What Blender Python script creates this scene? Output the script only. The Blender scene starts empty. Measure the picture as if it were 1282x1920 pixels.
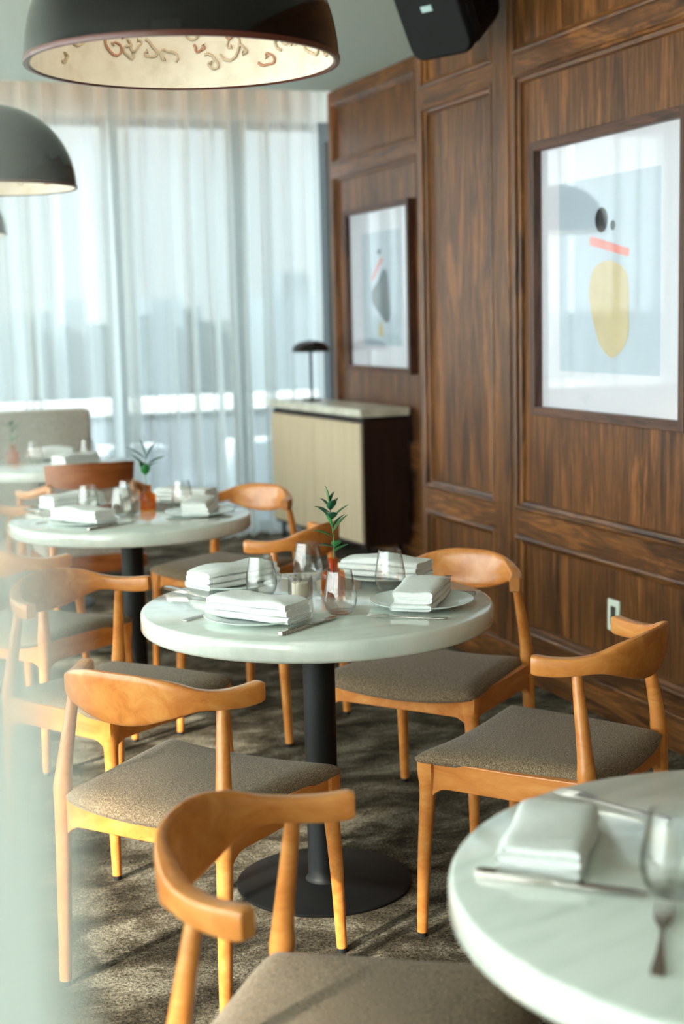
import bpy, bmesh, math, random
from mathutils import Vector, Matrix
from math import sin, cos, pi, radians, sqrt, atan2
random.seed(7)
S = bpy.context.scene
COL = S.collection

# ------------------------------------------------------------------ camera, light, exposure
cam_d = bpy.data.cameras.new('camera')
cam = bpy.data.objects.new('camera', cam_d); COL.objects.link(cam)
cam_d.sensor_fit = 'VERTICAL'; cam_d.sensor_height = 36.0; cam_d.sensor_width = 24.0
cam_d.lens = 2686.5/1920*36
CR, CU, CF = Vector((0.933128, -0.358763, -0.023676)), Vector((0, 0, 1)), Vector((0.352523, 0.925871, -0.135977))
CR.normalize(); CF = (CF - CR*CF.dot(CR)).normalized(); CU = CR.cross(CF)
cam.matrix_world = Matrix(((CR.x, CU.x, -CF.x, 0.0), (CR.y, CU.y, -CF.y, 0.0), (CR.z, CU.z, -CF.z, 1.4776), (0, 0, 0, 1)))
cam_d.dof.use_dof = True; cam_d.dof.focus_distance = 3.3; cam_d.dof.aperture_fstop = 2.8
cam_d.clip_start = 0.02; cam_d.clip_end = 2000
S.camera = cam
S.view_settings.view_transform = 'Standard'; S.view_settings.look = 'None'
S.view_settings.gamma = 1.0; S.view_settings.exposure = 0.18
S.view_settings.use_curve_mapping = False
cy = S.cycles
cy.use_denoising = True
cy.max_bounces = 10; cy.diffuse_bounces = 5; cy.glossy_bounces = 4; cy.transmission_bounces = 6
cy.transparent_max_bounces = 32; cy.sample_clamp_indirect = 6.0

w = bpy.data.worlds.new('overcast_sky'); S.world = w; w.use_nodes = True
nt = w.node_tree; nt.nodes.clear()
tc = nt.nodes.new('ShaderNodeTexCoord'); sx = nt.nodes.new('ShaderNodeSeparateXYZ')
cr = nt.nodes.new('ShaderNodeValToRGB'); bg = nt.nodes.new('ShaderNodeBackground'); wo = nt.nodes.new('ShaderNodeOutputWorld')
nt.links.new(tc.outputs['Generated'], sx.inputs[0]); nt.links.new(sx.outputs['Z'], cr.inputs[0])
cr.color_ramp.elements[0].position = 0.0; cr.color_ramp.elements[0].color = (0.83, 0.91, 0.94, 1)
cr.color_ramp.elements[1].position = 0.6; cr.color_ramp.elements[1].color = (0.78, 0.90, 0.97, 1)
nt.links.new(cr.outputs[0], bg.inputs[0])
# overcast sky, much brighter on the side of the veiled sun (behind the left windows)
dp = nt.nodes.new('ShaderNodeVectorMath'); dp.operation = 'DOT_PRODUCT'; dp.inputs[1].default_value = Vector((-.86, -.22, .46)).normalized()
nt.links.new(tc.outputs['Generated'], dp.inputs[0])
mr = nt.nodes.new('ShaderNodeMapRange'); mr.inputs[1].default_value = -.10; mr.inputs[2].default_value = 1.0; mr.inputs[3].default_value = 1.22; mr.inputs[4].default_value = 13.0
mr.interpolation_type = 'SMOOTHSTEP'
nt.links.new(dp.outputs['Value'], mr.inputs[0]); nt.links.new(mr.outputs[0], bg.inputs[1])
nt.links.new(bg.outputs[0], wo.inputs[0])

def light(name, kind, loc, target, energy, color, **kw):
    l = bpy.data.lights.new(name, kind); o = bpy.data.objects.new(name, l); COL.objects.link(o)
    o.location = loc
    o.rotation_euler = (Vector(target) - Vector(loc)).to_track_quat('-Z', 'Y').to_euler()
    l.energy = energy; l.color = color
    for k, v in kw.items(): setattr(l, k, v)
    return o
sun = light('sun', 'SUN', (-10, -3.4, 6), (0.0, 2.2, 0.6), 44.0, (1.0, 0.90, 0.76), angle=radians(2.5))
# daylight portals just outside the two glazed sides
po = light('daylight_far', 'AREA', (0.3, 9.75, 1.5), (0.3, 0, 1.5), 1, (1, 1, 1), shape='RECTANGLE', size=7.0, size_y=3.2); po.data.cycles.is_portal = True
po = light('daylight_side', 'AREA', (-3.75, 3.2, 1.5), (5, 3.2, 1.5), 1, (1, 1, 1), shape='RECTANGLE', size=13.0, size_y=3.2); po.data.cycles.is_portal = True

# ------------------------------------------------------------------ materials
def lin(c):
    return tuple(((v/255)/12.92 if v/255 <= .04045 else ((v/255+.055)/1.055)**2.4) for v in c) + (1,)
def mat(name, col, rough=.5, metal=0, spec=.5, coat=0):
    m = bpy.data.materials.new(name); m.use_nodes = True
    b = m.node_tree.nodes['Principled BSDF']
    b.inputs['Base Color'].default_value = lin(col); b.inputs['Roughness'].default_value = rough
    b.inputs['Metallic'].default_value = metal; b.inputs['Specular IOR Level'].default_value = spec
    b.inputs['Coat Weight'].default_value = coat; b.inputs['Coat Roughness'].default_value = .08
    return m
def N(m, t, **kw):
    n = m.node_tree.nodes.new(t)
    for k, v in kw.items(): setattr(n, k, v)
    return n
def L(m, a, b): m.node_tree.links.new(a, b)
def noise_col(m, cols, scale=(1,1,1), nscale=5, detail=5, rough=.6, dist=0, bump=0, bdist=.002, pos=None, coords='Object'):
    b = m.node_tree.nodes['Principled BSDF']
    tc = N(m, 'ShaderNodeTexCoord'); mp = N(m, 'ShaderNodeMapping'); mp.inputs['Scale'].default_value = scale
    nz = N(m, 'ShaderNodeTexNoise'); nz.inputs['Scale'].default_value = nscale; nz.inputs['Detail'].default_value = detail
    nz.inputs['Roughness'].default_value = rough; nz.inputs['Distortion'].default_value = dist
    rp = N(m, 'ShaderNodeValToRGB')
    L(m, tc.outputs[coords], mp.inputs[0]); L(m, mp.outputs[0], nz.inputs['Vector']); L(m, nz.outputs['Fac'], rp.inputs[0])
    e = rp.color_ramp.elements
    pos = pos or [.3 + .4*i/(len(cols)-1) for i in range(len(cols))]
    for i, c in enumerate(cols):
        if i < 2: el = e[i]; el.position = pos[i]
        else: el = e.new(pos[i])
        el.color = lin(c)
    L(m, rp.outputs[0], b.inputs['Base Color'])
    if bump:
        bp = N(m, 'ShaderNodeBump'); bp.inputs['Strength'].default_value = bump; bp.inputs['Distance'].default_value = bdist
        L(m, nz.outputs['Fac'], bp.inputs['Height']); L(m, bp.outputs[0], b.inputs['Normal'])
    return nz, rp
def stained(name, horiz=False, dark=(56, 31, 14), mid=(102, 62, 29), hi=(158, 100, 48), rough=.35):
    m = mat(name, mid, rough, spec=.38)
    b = m.node_tree.nodes['Principled BSDF']
    tc = N(m, 'ShaderNodeTexCoord'); mp = N(m, 'ShaderNodeMapping')
    mp.inputs['Scale'].default_value = (9, .9, 9) if horiz else (9, 9, .7)
    L(m, tc.outputs['Object'], mp.inputs[0])
    n1 = N(m, 'ShaderNodeTexNoise'); n1.inputs['Scale'].default_value = 1.1; n1.inputs['Detail'].default_value = 6; n1.inputs['Roughness'].default_value = .62; n1.inputs['Distortion'].default_value = .8
    L(m, mp.outputs[0], n1.inputs['Vector'])
    mp2 = N(m, 'ShaderNodeMapping'); mp2.inputs['Scale'].default_value = (110, 4, 110) if horiz else (110, 110, 3.2)
    L(m, tc.outputs['Object'], mp2.inputs[0])
    n2 = N(m, 'ShaderNodeTexNoise'); n2.inputs['Scale'].default_value = 1; n2.inputs['Detail'].default_value = 3
    L(m, mp2.outputs[0], n2.inputs['Vector'])
    # growth rings: iso-lines of the large noise
    ml = N(m, 'ShaderNodeMath', operation='MULTIPLY'); ml.inputs[1].default_value = 15; L(m, n1.outputs['Fac'], ml.inputs[0])
    fr = N(m, 'ShaderNodeMath', operation='PINGPONG'); fr.inputs[1].default_value = 1; L(m, ml.outputs[0], fr.inputs[0])
    a1 = N(m, 'ShaderNodeMath', operation='MULTIPLY'); a1.inputs[1].default_value = .16; L(m, fr.outputs[0], a1.inputs[0])
    a2 = N(m, 'ShaderNodeMath', operation='MULTIPLY_ADD'); a2.inputs[1].default_value = .36; L(m, n2.outputs['Fac'], a2.inputs[0]); L(m, a1.outputs[0], a2.inputs[2])
    a3 = N(m, 'ShaderNodeMath', operation='MULTIPLY_ADD'); a3.inputs[1].default_value = .42; L(m, n1.outputs['Fac'], a3.inputs[0]); L(m, a2.outputs[0], a3.inputs[2])
    rp = N(m, 'ShaderNodeValToRGB'); L(m, a3.outputs[0], rp.inputs[0])
    e = rp.color_ramp.elements; e[0].position = .34; e[0].color = lin(dark); e[1].position = .68; e[1].color = lin(hi)
    k = e.new(.50); k.color = lin(mid)
    L(m, rp.outputs[0], b.inputs['Base Color'])
    bp = N(m, 'ShaderNodeBump'); bp.inputs['Strength'].default_value = .12; bp.inputs['Distance'].default_value = .001
    L(m, a3.outputs[0], bp.inputs['Height']); L(m, bp.outputs[0], b.inputs['Normal'])
    return m
M = {}
M['wood_v'] = stained('stained_oak_upright')
M['wood_h'] = stained('stained_oak_level', True)
M['wood_dark'] = stained('dark_stained_oak', dark=(24, 12, 8), mid=(44, 24, 16), hi=(60, 36, 24), rough=.5)
M['frame'] = stained('walnut_frame', True, dark=(44, 22, 14), mid=(78, 46, 32), hi=(104, 66, 46), rough=.45)
M['frame_v'] = stained('walnut_frame_upright', False, dark=(44, 22, 14), mid=(78, 46, 32), hi=(104, 66, 46), rough=.45)
m = M['oak'] = mat('oiled_oak', (212, 138, 72), .28, spec=.5, coat=.2)
noise_col(m, [(192, 112, 48), (212, 134, 64), (224, 156, 86)], (9, 2.5, 9), 2.5, 8, .65, .6, bump=.05, bdist=.001)
m = M['teak'] = mat('brown_bent_wood', (150, 82, 40), .35, coat=.1)
noise_col(m, [(122, 62, 28), (158, 88, 44), (176, 104, 56)], (2, 2, 14), 2, 5, .6, .5)
m = M['seat'] = mat('brown_tweed', (112, 98, 82), .95, spec=.1)
noise_col(m, [(80, 65, 49), (122, 103, 82), (166, 147, 121)], (1, 1, 1), 330, 3, .7, 0, bump=.4, bdist=.0015, pos=[.34, .5, .66])
b = m.node_tree.nodes['Principled BSDF']; b.inputs['Sheen Weight'].default_value = .15; b.inputs['Sheen Roughness'].default_value = .5
# carpet: mottled pile
m = M['carpet'] = mat('mottled_carpet', (88, 80, 70), 1, spec=.05)
b = m.node_tree.nodes['Principled BSDF']
tc = N(m, 'ShaderNodeTexCoord')
n1 = N(m, 'ShaderNodeTexNoise'); n1.inputs['Scale'].default_value = 3.2; n1.inputs['Detail'].default_value = 9; n1.inputs['Roughness'].default_value = .74; n1.inputs['Distortion'].default_value = .35
n2 = N(m, 'ShaderNodeTexNoise'); n2.inputs['Scale'].default_value = 130; n2.inputs['Detail'].default_value = 4; n2.inputs['Roughness'].default_value = .7
mp = N(m, 'ShaderNodeMapping'); mp.inputs['Scale'].default_value = (1.3, 1.9, 1); mp.inputs['Rotation'].default_value = (0, 0, .2)
L(m, tc.outputs['Object'], mp.inputs[0]); L(m, mp.outputs[0], n1.inputs['Vector']); L(m, tc.outputs['Object'], n2.inputs['Vector'])
r1 = N(m, 'ShaderNodeValToRGB'); L(m, n1.outputs['Fac'], r1.inputs[0])
r1.color_ramp.elements[0].position = .40; r1.color_ramp.elements[0].color = lin((58, 52, 44))
r1.color_ramp.elements[1].position = .62; r1.color_ramp.elements[1].color = lin((146, 138, 124))
k = r1.color_ramp.elements.new(.5); k.color = lin((94, 86, 74))
r2 = N(m, 'ShaderNodeValToRGB'); L(m, n2.outputs['Fac'], r2.inputs[0])
r2.color_ramp.elements[0].position = .36; r2.color_ramp.elements[0].color = (.25, .25, .25, 1)
r2.color_ramp.elements[1].position = .66; r2.color_ramp.elements[1].color = (1.6, 1.6, 1.52, 1)
mx = N(m, 'ShaderNodeMix', data_type='RGBA', blend_type='MULTIPLY'); mx.inputs[0].default_value = 1
L(m, r1.outputs[0], mx.inputs[6]); L(m, r2.outputs[0], mx.inputs[7]); L(m, mx.outputs[2], b.inputs['Base Color'])
bp = N(m, 'ShaderNodeBump'); bp.inputs['Strength'].default_value = .8; bp.inputs['Distance'].default_value = .006
L(m, n2.outputs['Fac'], bp.inputs['Height']); L(m, bp.outputs[0], b.inputs['Normal'])
# white stone table top
m = M['stone'] = mat('white_stone', (226, 234, 226), .10, spec=.7, coat=.6)
noise_col(m, [(206, 216, 206), (226, 232, 224), (236, 240, 234)], (1.2, 5, 1.2), 2.2, 8, .6, 1.2)
M['blackmetal'] = mat('black_powder_coat', (11, 12, 13), .55, spec=.3)
M['gloss_black'] = mat('gloss_black_lacquer', (14, 9, 9), .10, spec=.42)
m = M['plaster'] = mat('cream_plaster', (226, 220, 200), .7)
noise_col(m, [(212, 204, 184), (230, 224, 208), (236, 232, 218)], nscale=14, detail=6, bump=.5, bdist=.004)
M['ornament'] = mat('plaster_relief', (200, 184, 158), .75)
M['relief_red'] = mat('plaster_relief_tinted', (186, 138, 112), .75)
M['rim'] = mat('oxblood_rim', (92, 44, 34), .3)
m = M['linen'] = mat('white_linen', (238, 240, 238), .9, spec=.15)
noise_col(m, [(230, 233, 232), (242, 243, 241)], nscale=120, detail=3, bump=.25, bdist=.001)
M['china'] = mat('white_china', (224, 234, 232), .12, spec=.6)
M['steel'] = mat('brushed_steel', (176, 170, 162), .22, metal=1)
M['wax'] = mat('white_wax', (240, 238, 226), .5); M['wick'] = mat('candle_wick', (40, 34, 30), .9)
M['leaf'] = mat('green_leaf', (34, 120, 52), .4)
noise_col(M['leaf'], [(20, 84, 40), (44, 136, 60)], nscale=30)
M['leaf_dark'] = mat('deep_green_leaf', (26, 84, 56), .4); M['stem'] = mat('green_stem', (84, 120, 60), .5)
M['ceiling'] = mat('painted_ceiling', (196, 206, 198), .9, spec=.1)
M['plaster_wall'] = mat('painted_wall', (206, 210, 202), .9)
M['mullion'] = mat('window_metal', (96, 106, 108), .5)
M['post'] = mat('dark_window_post', (30, 36, 38), .5)
m = M['sofa'] = mat('taupe_upholstery', (168, 158, 148), .95, spec=.1)
noise_col(m, [(150, 140, 130), (176, 166, 156)], nscale=60, bump=.3)
m = M['slat'] = mat('beige_reeded_front', (196, 178, 142), .6)
noise_col(m, [(198, 178, 148), (218, 200, 170)], (30, 30, 1), 2, 4)
m = M['credtop'] = mat('beige_stone_top', (206, 200, 180), .25)
noise_col(m, [(182, 174, 152), (206, 200, 182), (222, 218, 204)], (1, 1, 1), 14, 6)
M['outlet'] = mat('white_plastic', (226, 234, 220), .4); M['hole'] = mat('outlet_recess', (70, 64, 52), .6)
M['speaker'] = mat('speaker_black', (10, 10, 11), .65, spec=.25); M['speaker_dark'] = mat('speaker_cabinet', (5, 5, 6), .5, spec=.25)
M['logo'] = mat('pale_badge', (176, 200, 200), .35)
M['foot'] = mat('black_glide', (14, 14, 14), .6)
M['paper'] = mat('pale_lilac_paper', (224, 222, 232), .7); M['artblue'] = mat('art_pale_blue_ground', (186, 198, 212), .7)
M['artblack'] = mat('art_black', (28, 26, 30), .7); M['artpink'] = mat('art_coral', (226, 120, 108), .7)
M['arttan'] = mat('art_tan', (200, 178, 132), .7); M['artgrey'] = mat('art_slate', (62, 72, 80), .7)
M['artmist'] = mat('art_mist', (172, 188, 200), .7); M['artyellow'] = mat('art_ochre', (196, 164, 84), .7)
M['brass'] = mat('brass', (150, 120, 70), .3, metal=1)
def emis(name, col, st):
    m = bpy.data.materials.new(name); m.use_nodes = True; t = m.node_tree; t.nodes.clear()
    e = t.nodes.new('ShaderNodeEmission'); e.inputs[0].default_value = lin(col); e.inputs[1].default_value = st
    o = t.nodes.new('ShaderNodeOutputMaterial'); t.links.new(e.outputs[0], o.inputs[0]); return m
M['led'] = emis('warm_led', (255, 176, 104), 6.0)
M['bulb'] = emis('frosted_bulb', (255, 232, 205), 2.0)
def sheer(name, transp, col, trans_share=.6):
    m = bpy.data.materials.new(name); m.use_nodes = True; t = m.node_tree; t.nodes.clear()
    o = t.nodes.new('ShaderNodeOutputMaterial'); a = t.nodes.new('ShaderNodeBsdfTransparent')
    d = t.nodes.new('ShaderNodeBsdfDiffuse'); d.inputs[0].default_value = lin(col)
    tr = t.nodes.new('ShaderNodeBsdfTranslucent'); tr.inputs[0].default_value = lin(col)
    m1 = t.nodes.new('ShaderNodeMixShader'); m1.inputs[0].default_value = trans_share
    t.links.new(d.outputs[0], m1.inputs[1]); t.links.new(tr.outputs[0], m1.inputs[2])
    m2 = t.nodes.new('ShaderNodeMixShader'); m2.inputs[0].default_value = transp
    t.links.new(m1.outputs[0], m2.inputs[1]); t.links.new(a.outputs[0], m2.inputs[2]); t.links.new(m2.outputs[0], o.inputs[0])
    return m
M['sheer'] = sheer('sheer_voile', .36, (228, 232, 230), .6)
def thin_glass(name, tint=(1, 1, 1, 1), refl=1.0, rough=0.0, edge=1.0):
    m = bpy.data.materials.new(name); m.use_nodes = True; t = m.node_tree; t.nodes.clear()
    o = t.nodes.new('ShaderNodeOutputMaterial'); a = t.nodes.new('ShaderNodeBsdfTransparent'); a.inputs[0].default_value = tint
    # longer path through the wall of the glass where it turns away
    lw2 = t.nodes.new('ShaderNodeLayerWeight'); lw2.inputs[0].default_value = .5; p2 = t.nodes.new('ShaderNodeMath'); p2.operation = 'POWER'; p2.inputs[1].default_value = 3
    t.links.new(lw2.outputs['Facing'], p2.inputs[0]); mc = t.nodes.new('ShaderNodeMix'); mc.data_type = 'RGBA'; mc.inputs[6].default_value = tint; mc.inputs[7].default_value = tuple(c*edge for c in tint[:3]) + (1,)
    t.links.new(p2.outputs[0], mc.inputs[0]); t.links.new(mc.outputs[2], a.inputs[0])
    g = t.nodes.new('ShaderNodeBsdfGlossy'); g.inputs['Roughness'].default_value = rough
    lw = t.nodes.new('ShaderNodeLayerWeight'); pw = t.nodes.new('ShaderNodeMath'); pw.operation = 'POWER'; pw.inputs[1].default_value = 5
    lw.inputs[0].default_value = .5; t.links.new(lw.outputs['Facing'], pw.inputs[0])
    f = t.nodes.new('ShaderNodeMath'); f.operation = 'MULTIPLY_ADD'; f.inputs[1].default_value = .95; f.inputs[2].default_value = .045; t.links.new(pw.outputs[0], f.inputs[0])
    k = t.nodes.new('ShaderNodeMath'); k.operation = 'MULTIPLY'; k.inputs[1].default_value = refl; k.use_clamp = True
    x = t.nodes.new('ShaderNodeMixShader'); t.links.new(f.outputs[0], k.inputs[0]); t.links.new(k.outputs[0], x.inputs[0])
    t.links.new(a.outputs[0], x.inputs[1]); t.links.new(g.outputs[0], x.inputs[2]); t.links.new(x.outputs[0], o.inputs[0]); return m
M['pane'] = thin_glass('window_glass', (.95, .98, .98, 1), .8)
M['tumbler'] = thin_glass('tumbler_glass', (.97, .975, .97, 1), 1.6, .02, .45)
M['amber'] = thin_glass('amber_glass', (.95, .60, .27, 1), .6, .03)
M['votive'] = thin_glass('smoky_ribbed_glass', (.90, .87, .84, 1), 1.5, .05, .5)
M['picglass'] = thin_glass('picture_glass', (1, 1, 1, 1), 1.6)
# glass film whose graded opacity stands in for the pale haze, denser lower down
m = M['haze_film'] = bpy.data.materials.new('haze_glass_film'); m.use_nodes = True; t = m.node_tree; t.nodes.clear()
o = N(m, 'ShaderNodeOutputMaterial'); a = N(m, 'ShaderNodeBsdfTransparent')
d = N(m, 'ShaderNodeBsdfDiffuse'); d.inputs[0].default_value = lin((244, 250, 247)); tr = N(m, 'ShaderNodeBsdfTranslucent'); tr.inputs[0].default_value = lin((244, 250, 247))
m1 = N(m, 'ShaderNodeMixShader'); m1.inputs[0].default_value = .65; m2 = N(m, 'ShaderNodeMixShader')
tc = N(m, 'ShaderNodeTexCoord'); sp = N(m, 'ShaderNodeSeparateXYZ'); mr = N(m, 'ShaderNodeMapRange')
L(m, tc.outputs['Object'], sp.inputs[0]); L(m, sp.outputs['Z'], mr.inputs[0])
mr.inputs[1].default_value = 1.36; mr.inputs[2].default_value = 1.475; mr.inputs[3].default_value = .93; mr.inputs[4].default_value = .14; mr.interpolation_type = 'SMOOTHSTEP'
L(m, d.outputs[0], m1.inputs[1]); L(m, tr.outputs[0], m1.inputs[2]); L(m, mr.outputs[0], m2.inputs[0]); L(m, a.outputs[0], m2.inputs[1]); L(m, m1.outputs[0], m2.inputs[2]); L(m, m2.outputs[0], o.inputs[0])
M['snow'] = mat('snow', (160, 166, 170), .9); M['slate'] = mat('grey_cladding', (56, 66, 76), .8)
M['city'] = mat('hazy_city_grey', (60, 72, 80), .9); M['city2'] = mat('hazy_city_blue', (50, 62, 70), .9)
M['trees'] = mat('winter_trees', (54, 64, 64), 1)

# ------------------------------------------------------------------ mesh helpers
def link(name, bm, m, parent=None, smooth=False, bevel=0, sub=0, autosm=True):
    me = bpy.data.meshes.new(name); bmesh.ops.recalc_face_normals(bm, faces=bm.faces); bm.to_mesh(me); bm.free()
    o = bpy.data.objects.new(name, me); COL.objects.link(o)
    for mm in (m if isinstance(m, (list, tuple)) else [m]): me.materials.append(mm)
    if parent: o.parent = parent
    if smooth:
        for p in me.polygons: p.use_smooth = True
        if autosm:
            try: me.set_sharp_from_angle(angle=radians(40))
            except Exception: pass
    if bevel:
        b = o.modifiers.new('bevel', 'BEVEL'); b.width = bevel; b.segments = 3; b.limit_method = 'ANGLE'
    if sub:
        s = o.modifiers.new('subsurf', 'SUBSURF'); s.levels = sub; s.render_levels = sub
    return o
def thing(name, label, cat, loc=(0, 0, 0), rz=0, group=None):
    o = bpy.data.objects.new(name, None); COL.objects.link(o); o.location = loc; o.rotation_euler = (0, 0, rz)
    o.empty_display_size = .1; tag(o, label, cat, group); return o
def tag(o, label, cat, group=None):
    o['label'] = label; o['category'] = cat
    if group: o['group'] = group
    return o
def struct(o): o['kind'] = 'structure'; return o
def box(bm, x0, x1, y0, y1, z0, z1, mi=0):
    v = [bm.verts.new((x, y, z)) for x in (x0, x1) for y in (y0, y1) for z in (z0, z1)]
    for f in ((0, 1, 3, 2), (4, 6, 7, 5), (0, 4, 5, 1), (2, 3, 7, 6), (0, 2, 6, 4), (1, 5, 7, 3)):
        fc = bm.faces.new([v[i] for i in f]); fc.material_index = mi
    return v
def bxm(*a): bm = bmesh.new(); box(bm, *a); return bm
def lathe(bm, prof, n=48, mi=0, c=(0, 0)):
    rings = []
    for r, z in prof:
        if r < 1e-6: rings.append([bm.verts.new((c[0], c[1], z))])
        else: rings.append([bm.verts.new((c[0]+r*cos(2*pi*i/n), c[1]+r*sin(2*pi*i/n), z)) for i in range(n)])
    for a, b in zip(rings, rings[1:]):
        for i in range(n):
            j = (i+1) % n
            if len(a) == 1 and len(b) == 1: continue
            if len(a) == 1: f = bm.faces.new((a[0], b[i], b[j]))
            elif len(b) == 1: f = bm.faces.new((a[i], a[j], b[0]))
            else: f = bm.faces.new((a[i], a[j], b[j], b[i]))
            f.material_index = mi
def lathem(prof, n=48): bm = bmesh.new(); lathe(bm, prof, n); return bm
def tube(bm, pts, rad, n=12, caps=True, mi=0, square=None):
    """sweep of round (or squarish) sections through pts, rad a number or a list"""
    pts = [Vector(p) for p in pts]; R = rad if isinstance(rad, (list, tuple)) else [rad]*len(pts)
    rings = []; up = None
    for i, p in enumerate(pts):
        t = (pts[min(i+1, len(pts)-1)] - pts[max(i-1, 0)]).normalized()
        if up is None: up = Vector((1, 0, 0)) if abs(t.x) < .9 else Vector((0, 1, 0))
        u = (up - t*up.dot(t)).normalized(); v = t.cross(u); up = u
        ring = []
        for k in range(n):
            a = 2*pi*k/n; cx, sy = cos(a), sin(a)
            if square and square[i] > 0:
                q = square[i]; mxx = max(abs(cx), abs(sy)); f = (1-q) + q*min(1/mxx, 1.28); cx *= f; sy *= f
            ring.append(bm.verts.new(p + u*cx*R[i] + v*sy*R[i]))
        rings.append(ring)
    for a, b in zip(rings, rings[1:]):
        for k in range(n):
            f = bm.faces.new((a[k], a[(k+1) % n], b[(k+1) % n], b[k])); f.material_index = mi
    if caps:
        for r in (rings[0], rings[-1]):
            f = bm.faces.new(r); f.material_index = mi
def tubem(*a, **k): bm = bmesh.new(); tube(bm, *a, **k); return bm
def dup(root, loc=None, rz=None, label=None, group=None):
    def cp(o, par):
        c = o.copy(); COL.objects.link(c)
        if par is not None: c.parent = par
        for ch in list(o.children): cp(ch, c)
        return c
    r = cp(root, None)
    if loc is not None: r.location = loc
    if rz is not None: r.rotation_euler = (0, 0, rz)
    if label: r['label'] = label
    if group: r['group'] = group
    return r
def sstep(t): t = max(0, min(1, t)); return t*t*(3-2*t)
def lerp(a, b, t): return a + (b-a)*t
def crv(pts, n):
    """catmull-rom through pts"""
    P = [Vector(p) for p in pts]; P = [P[0]*2-P[1]] + P + [P[-1]*2-P[-2]]; out = []
    segs = len(P)-3
    for i in range(n+1):
        s = i/n*segs; k = min(int(s), segs-1); t = s-k; a, b, c, d = P[k:k+4]
        out.append(.5*((2*b) + (c-a)*t + (2*a-5*b+4*c-d)*t*t + (3*b-a-3*c+d)*t**3))
    return out

# ------------------------------------------------------------------ the room
XR, XR2, AC, AE = 2.69, 3.42, 6.02, 9.08      # panelled wall, set-back wall, its corner, its far end
ZC = 2.925
struct(link('floor', bxm(-3.6, 3.6, -3.0, 9.7, -.12, 0), M['carpet']))
bm = bmesh.new(); box(bm, -3.6, 3.6, -3.0, 8.99, ZC, ZC+.1)
box(bm, -3.6, 3.6, 8.99, 9.7, 3.12, 3.2); box(bm, -3.6, 3.6, 8.96, 8.99, ZC-.005, 3.12)
struct(link('ceiling', bm, M['ceiling']))
struct(link('wall_back', bxm(-3.6, 3.6, -3.1, -3.0, 0, 3.1), M['plaster_wall']))
# panelled walls : openings (y0,y1,z0,z1) in a face at plane x
RINGS = [(-.012, 0), (-.010, -.008), (-.001, -.011), (.006, -.006), (.009, .006), (.022, .010), (.027, .024)]
def opening(bmm, bmp, X, y0, y1, z0, z1):
    prev = None
    for d, x in RINGS:
        r = [bmm.verts.new((X+x, y, z)) for y, z in ((y0+d, z0+d), (y1-d, z0+d), (y1-d, z1-d), (y0+d, z1-d))]
        if prev:
            for i in range(4): bmm.faces.new((prev[i], prev[(i+1) % 4], r[(i+1) % 4], r[i])).material_index = i % 2
        prev = r
    box(bmp, X+.024, X+.028, y0, y1, z0, z1)
def wall(X, ya, yb, stiles, rails, depth=.12, zt=ZC):
    """stiles: upright boards (y0,y1); rails: level boards (z0,z1) ; panels fill the rest"""
    bp = bmesh.new(); bs = bmesh.new(); br = bmesh.new(); bmo = bmesh.new()
    box(bp, X+.028, X+depth, ya, yb, 0, zt)
    for y0, y1 in stiles: box(bs, X, X+.03, y0, y1, 0, zt)
    ys = sorted(stiles)
    for (a0, a1), (b0, b1) in zip(ys, ys[1:]):
        if b0 - a1 < .05: continue
        for z0, z1 in rails: box(br, X+.0004, X+.03, a1, b0, z0, z1)
        zs = sorted(rails)
        for (p0, p1), (q0, q1) in zip(zs, zs[1:]): opening(bmo, bp, X, a1, b0, p1, q0)
    return bp, bs, br, bmo
RAILS = [(0, .20), (.575, .70), (2.372, 2.468), (2.835, ZC)]
st1 = [(5.955, 6.02), (5.08, 5.28), (3.0, 3.2), (1.1, 1.3), (-.8, -.6), (-3.0, -2.8)]
st2 = [(9.0, 9.08), (7.55, 7.65), (6.02, 6.20)]
n_t = 0
for X, ya, yb, st, dep in ((XR, -3.0, AC, st1, .85), (XR2, AC, AE, st2, .12)):
    bp, bs, br, bmo = wall(X, ya, yb, st, RAILS, dep)
    struct(link('wall_right', bp, M['wood_v']))
    for nm, bb, mm in (('stile', bs, 'wood_v'), ('rail', br, 'wood_h'), ('mould', bmo, 'wood_h')):
        n_t += 1; struct(link('trim_%d' % n_t, bb, [M['wood_h'], M['wood_v']] if nm == 'mould' else M[mm], smooth=False, bevel=.002 if nm != 'mould' else 0))
# slim groove line beside the wide stile, and the corner board of the projecting wall
bm = bmesh.new(); box(bm, XR-.006, XR+.001, 5.13, 5.27, 0, ZC); n_t += 1; struct(link('trim_%d' % n_t, bm, M['wood_v'], bevel=.004))
struct(link('baseboard_right', bxm(XR-.014, XR+.001, -3.0, AC-.002, 0, .13), M['wood_h'], bevel=.006))
struct(link('baseboard_far', bxm(XR2-.014, XR2+.001, AC, AE-.002, 0, .13), M['wood_h'], bevel=.006))

# glazed far side and glazed left side
def glazing(n, horizontal, p0, p1, at, posts, z0=.06, z1=2.745):
    """frame and pane between p0 and p1 along one side of the room"""
    bm = bmesh.new()
    def B(u0, u1, d0, d1, za, zb):
        if horizontal: box(bm, u0, u1, at+d0, at+d1, za, zb)
        else: box(bm, at+d0, at+d1, u0, u1, za, zb)
    B(p0, p1, -.05, .05, 0, z0); B(p0, p1, -.05, .05, z1, z1+.06)
    for p in posts: B(p-.045, p+.045, -.08, .06, z0, z1)
    fr = struct(link('window_%d' % n, bm, M['mullion'], bevel=.003))
    bm = bmesh.new()
    if horizontal: box(bm, p0, p1, at-.004, at+.004, z0, z1)
    else: box(bm, at-.004, at+.004, p0, p1, z0, z1)
    g = struct(link('pane', bm, M['pane'], fr)); del g['kind']
glazing(1, True, -3.6, 3.6, 9.6, (-3.5, -2.1, -.7, .7, 2.07, 2.93, 3.56))
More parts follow.
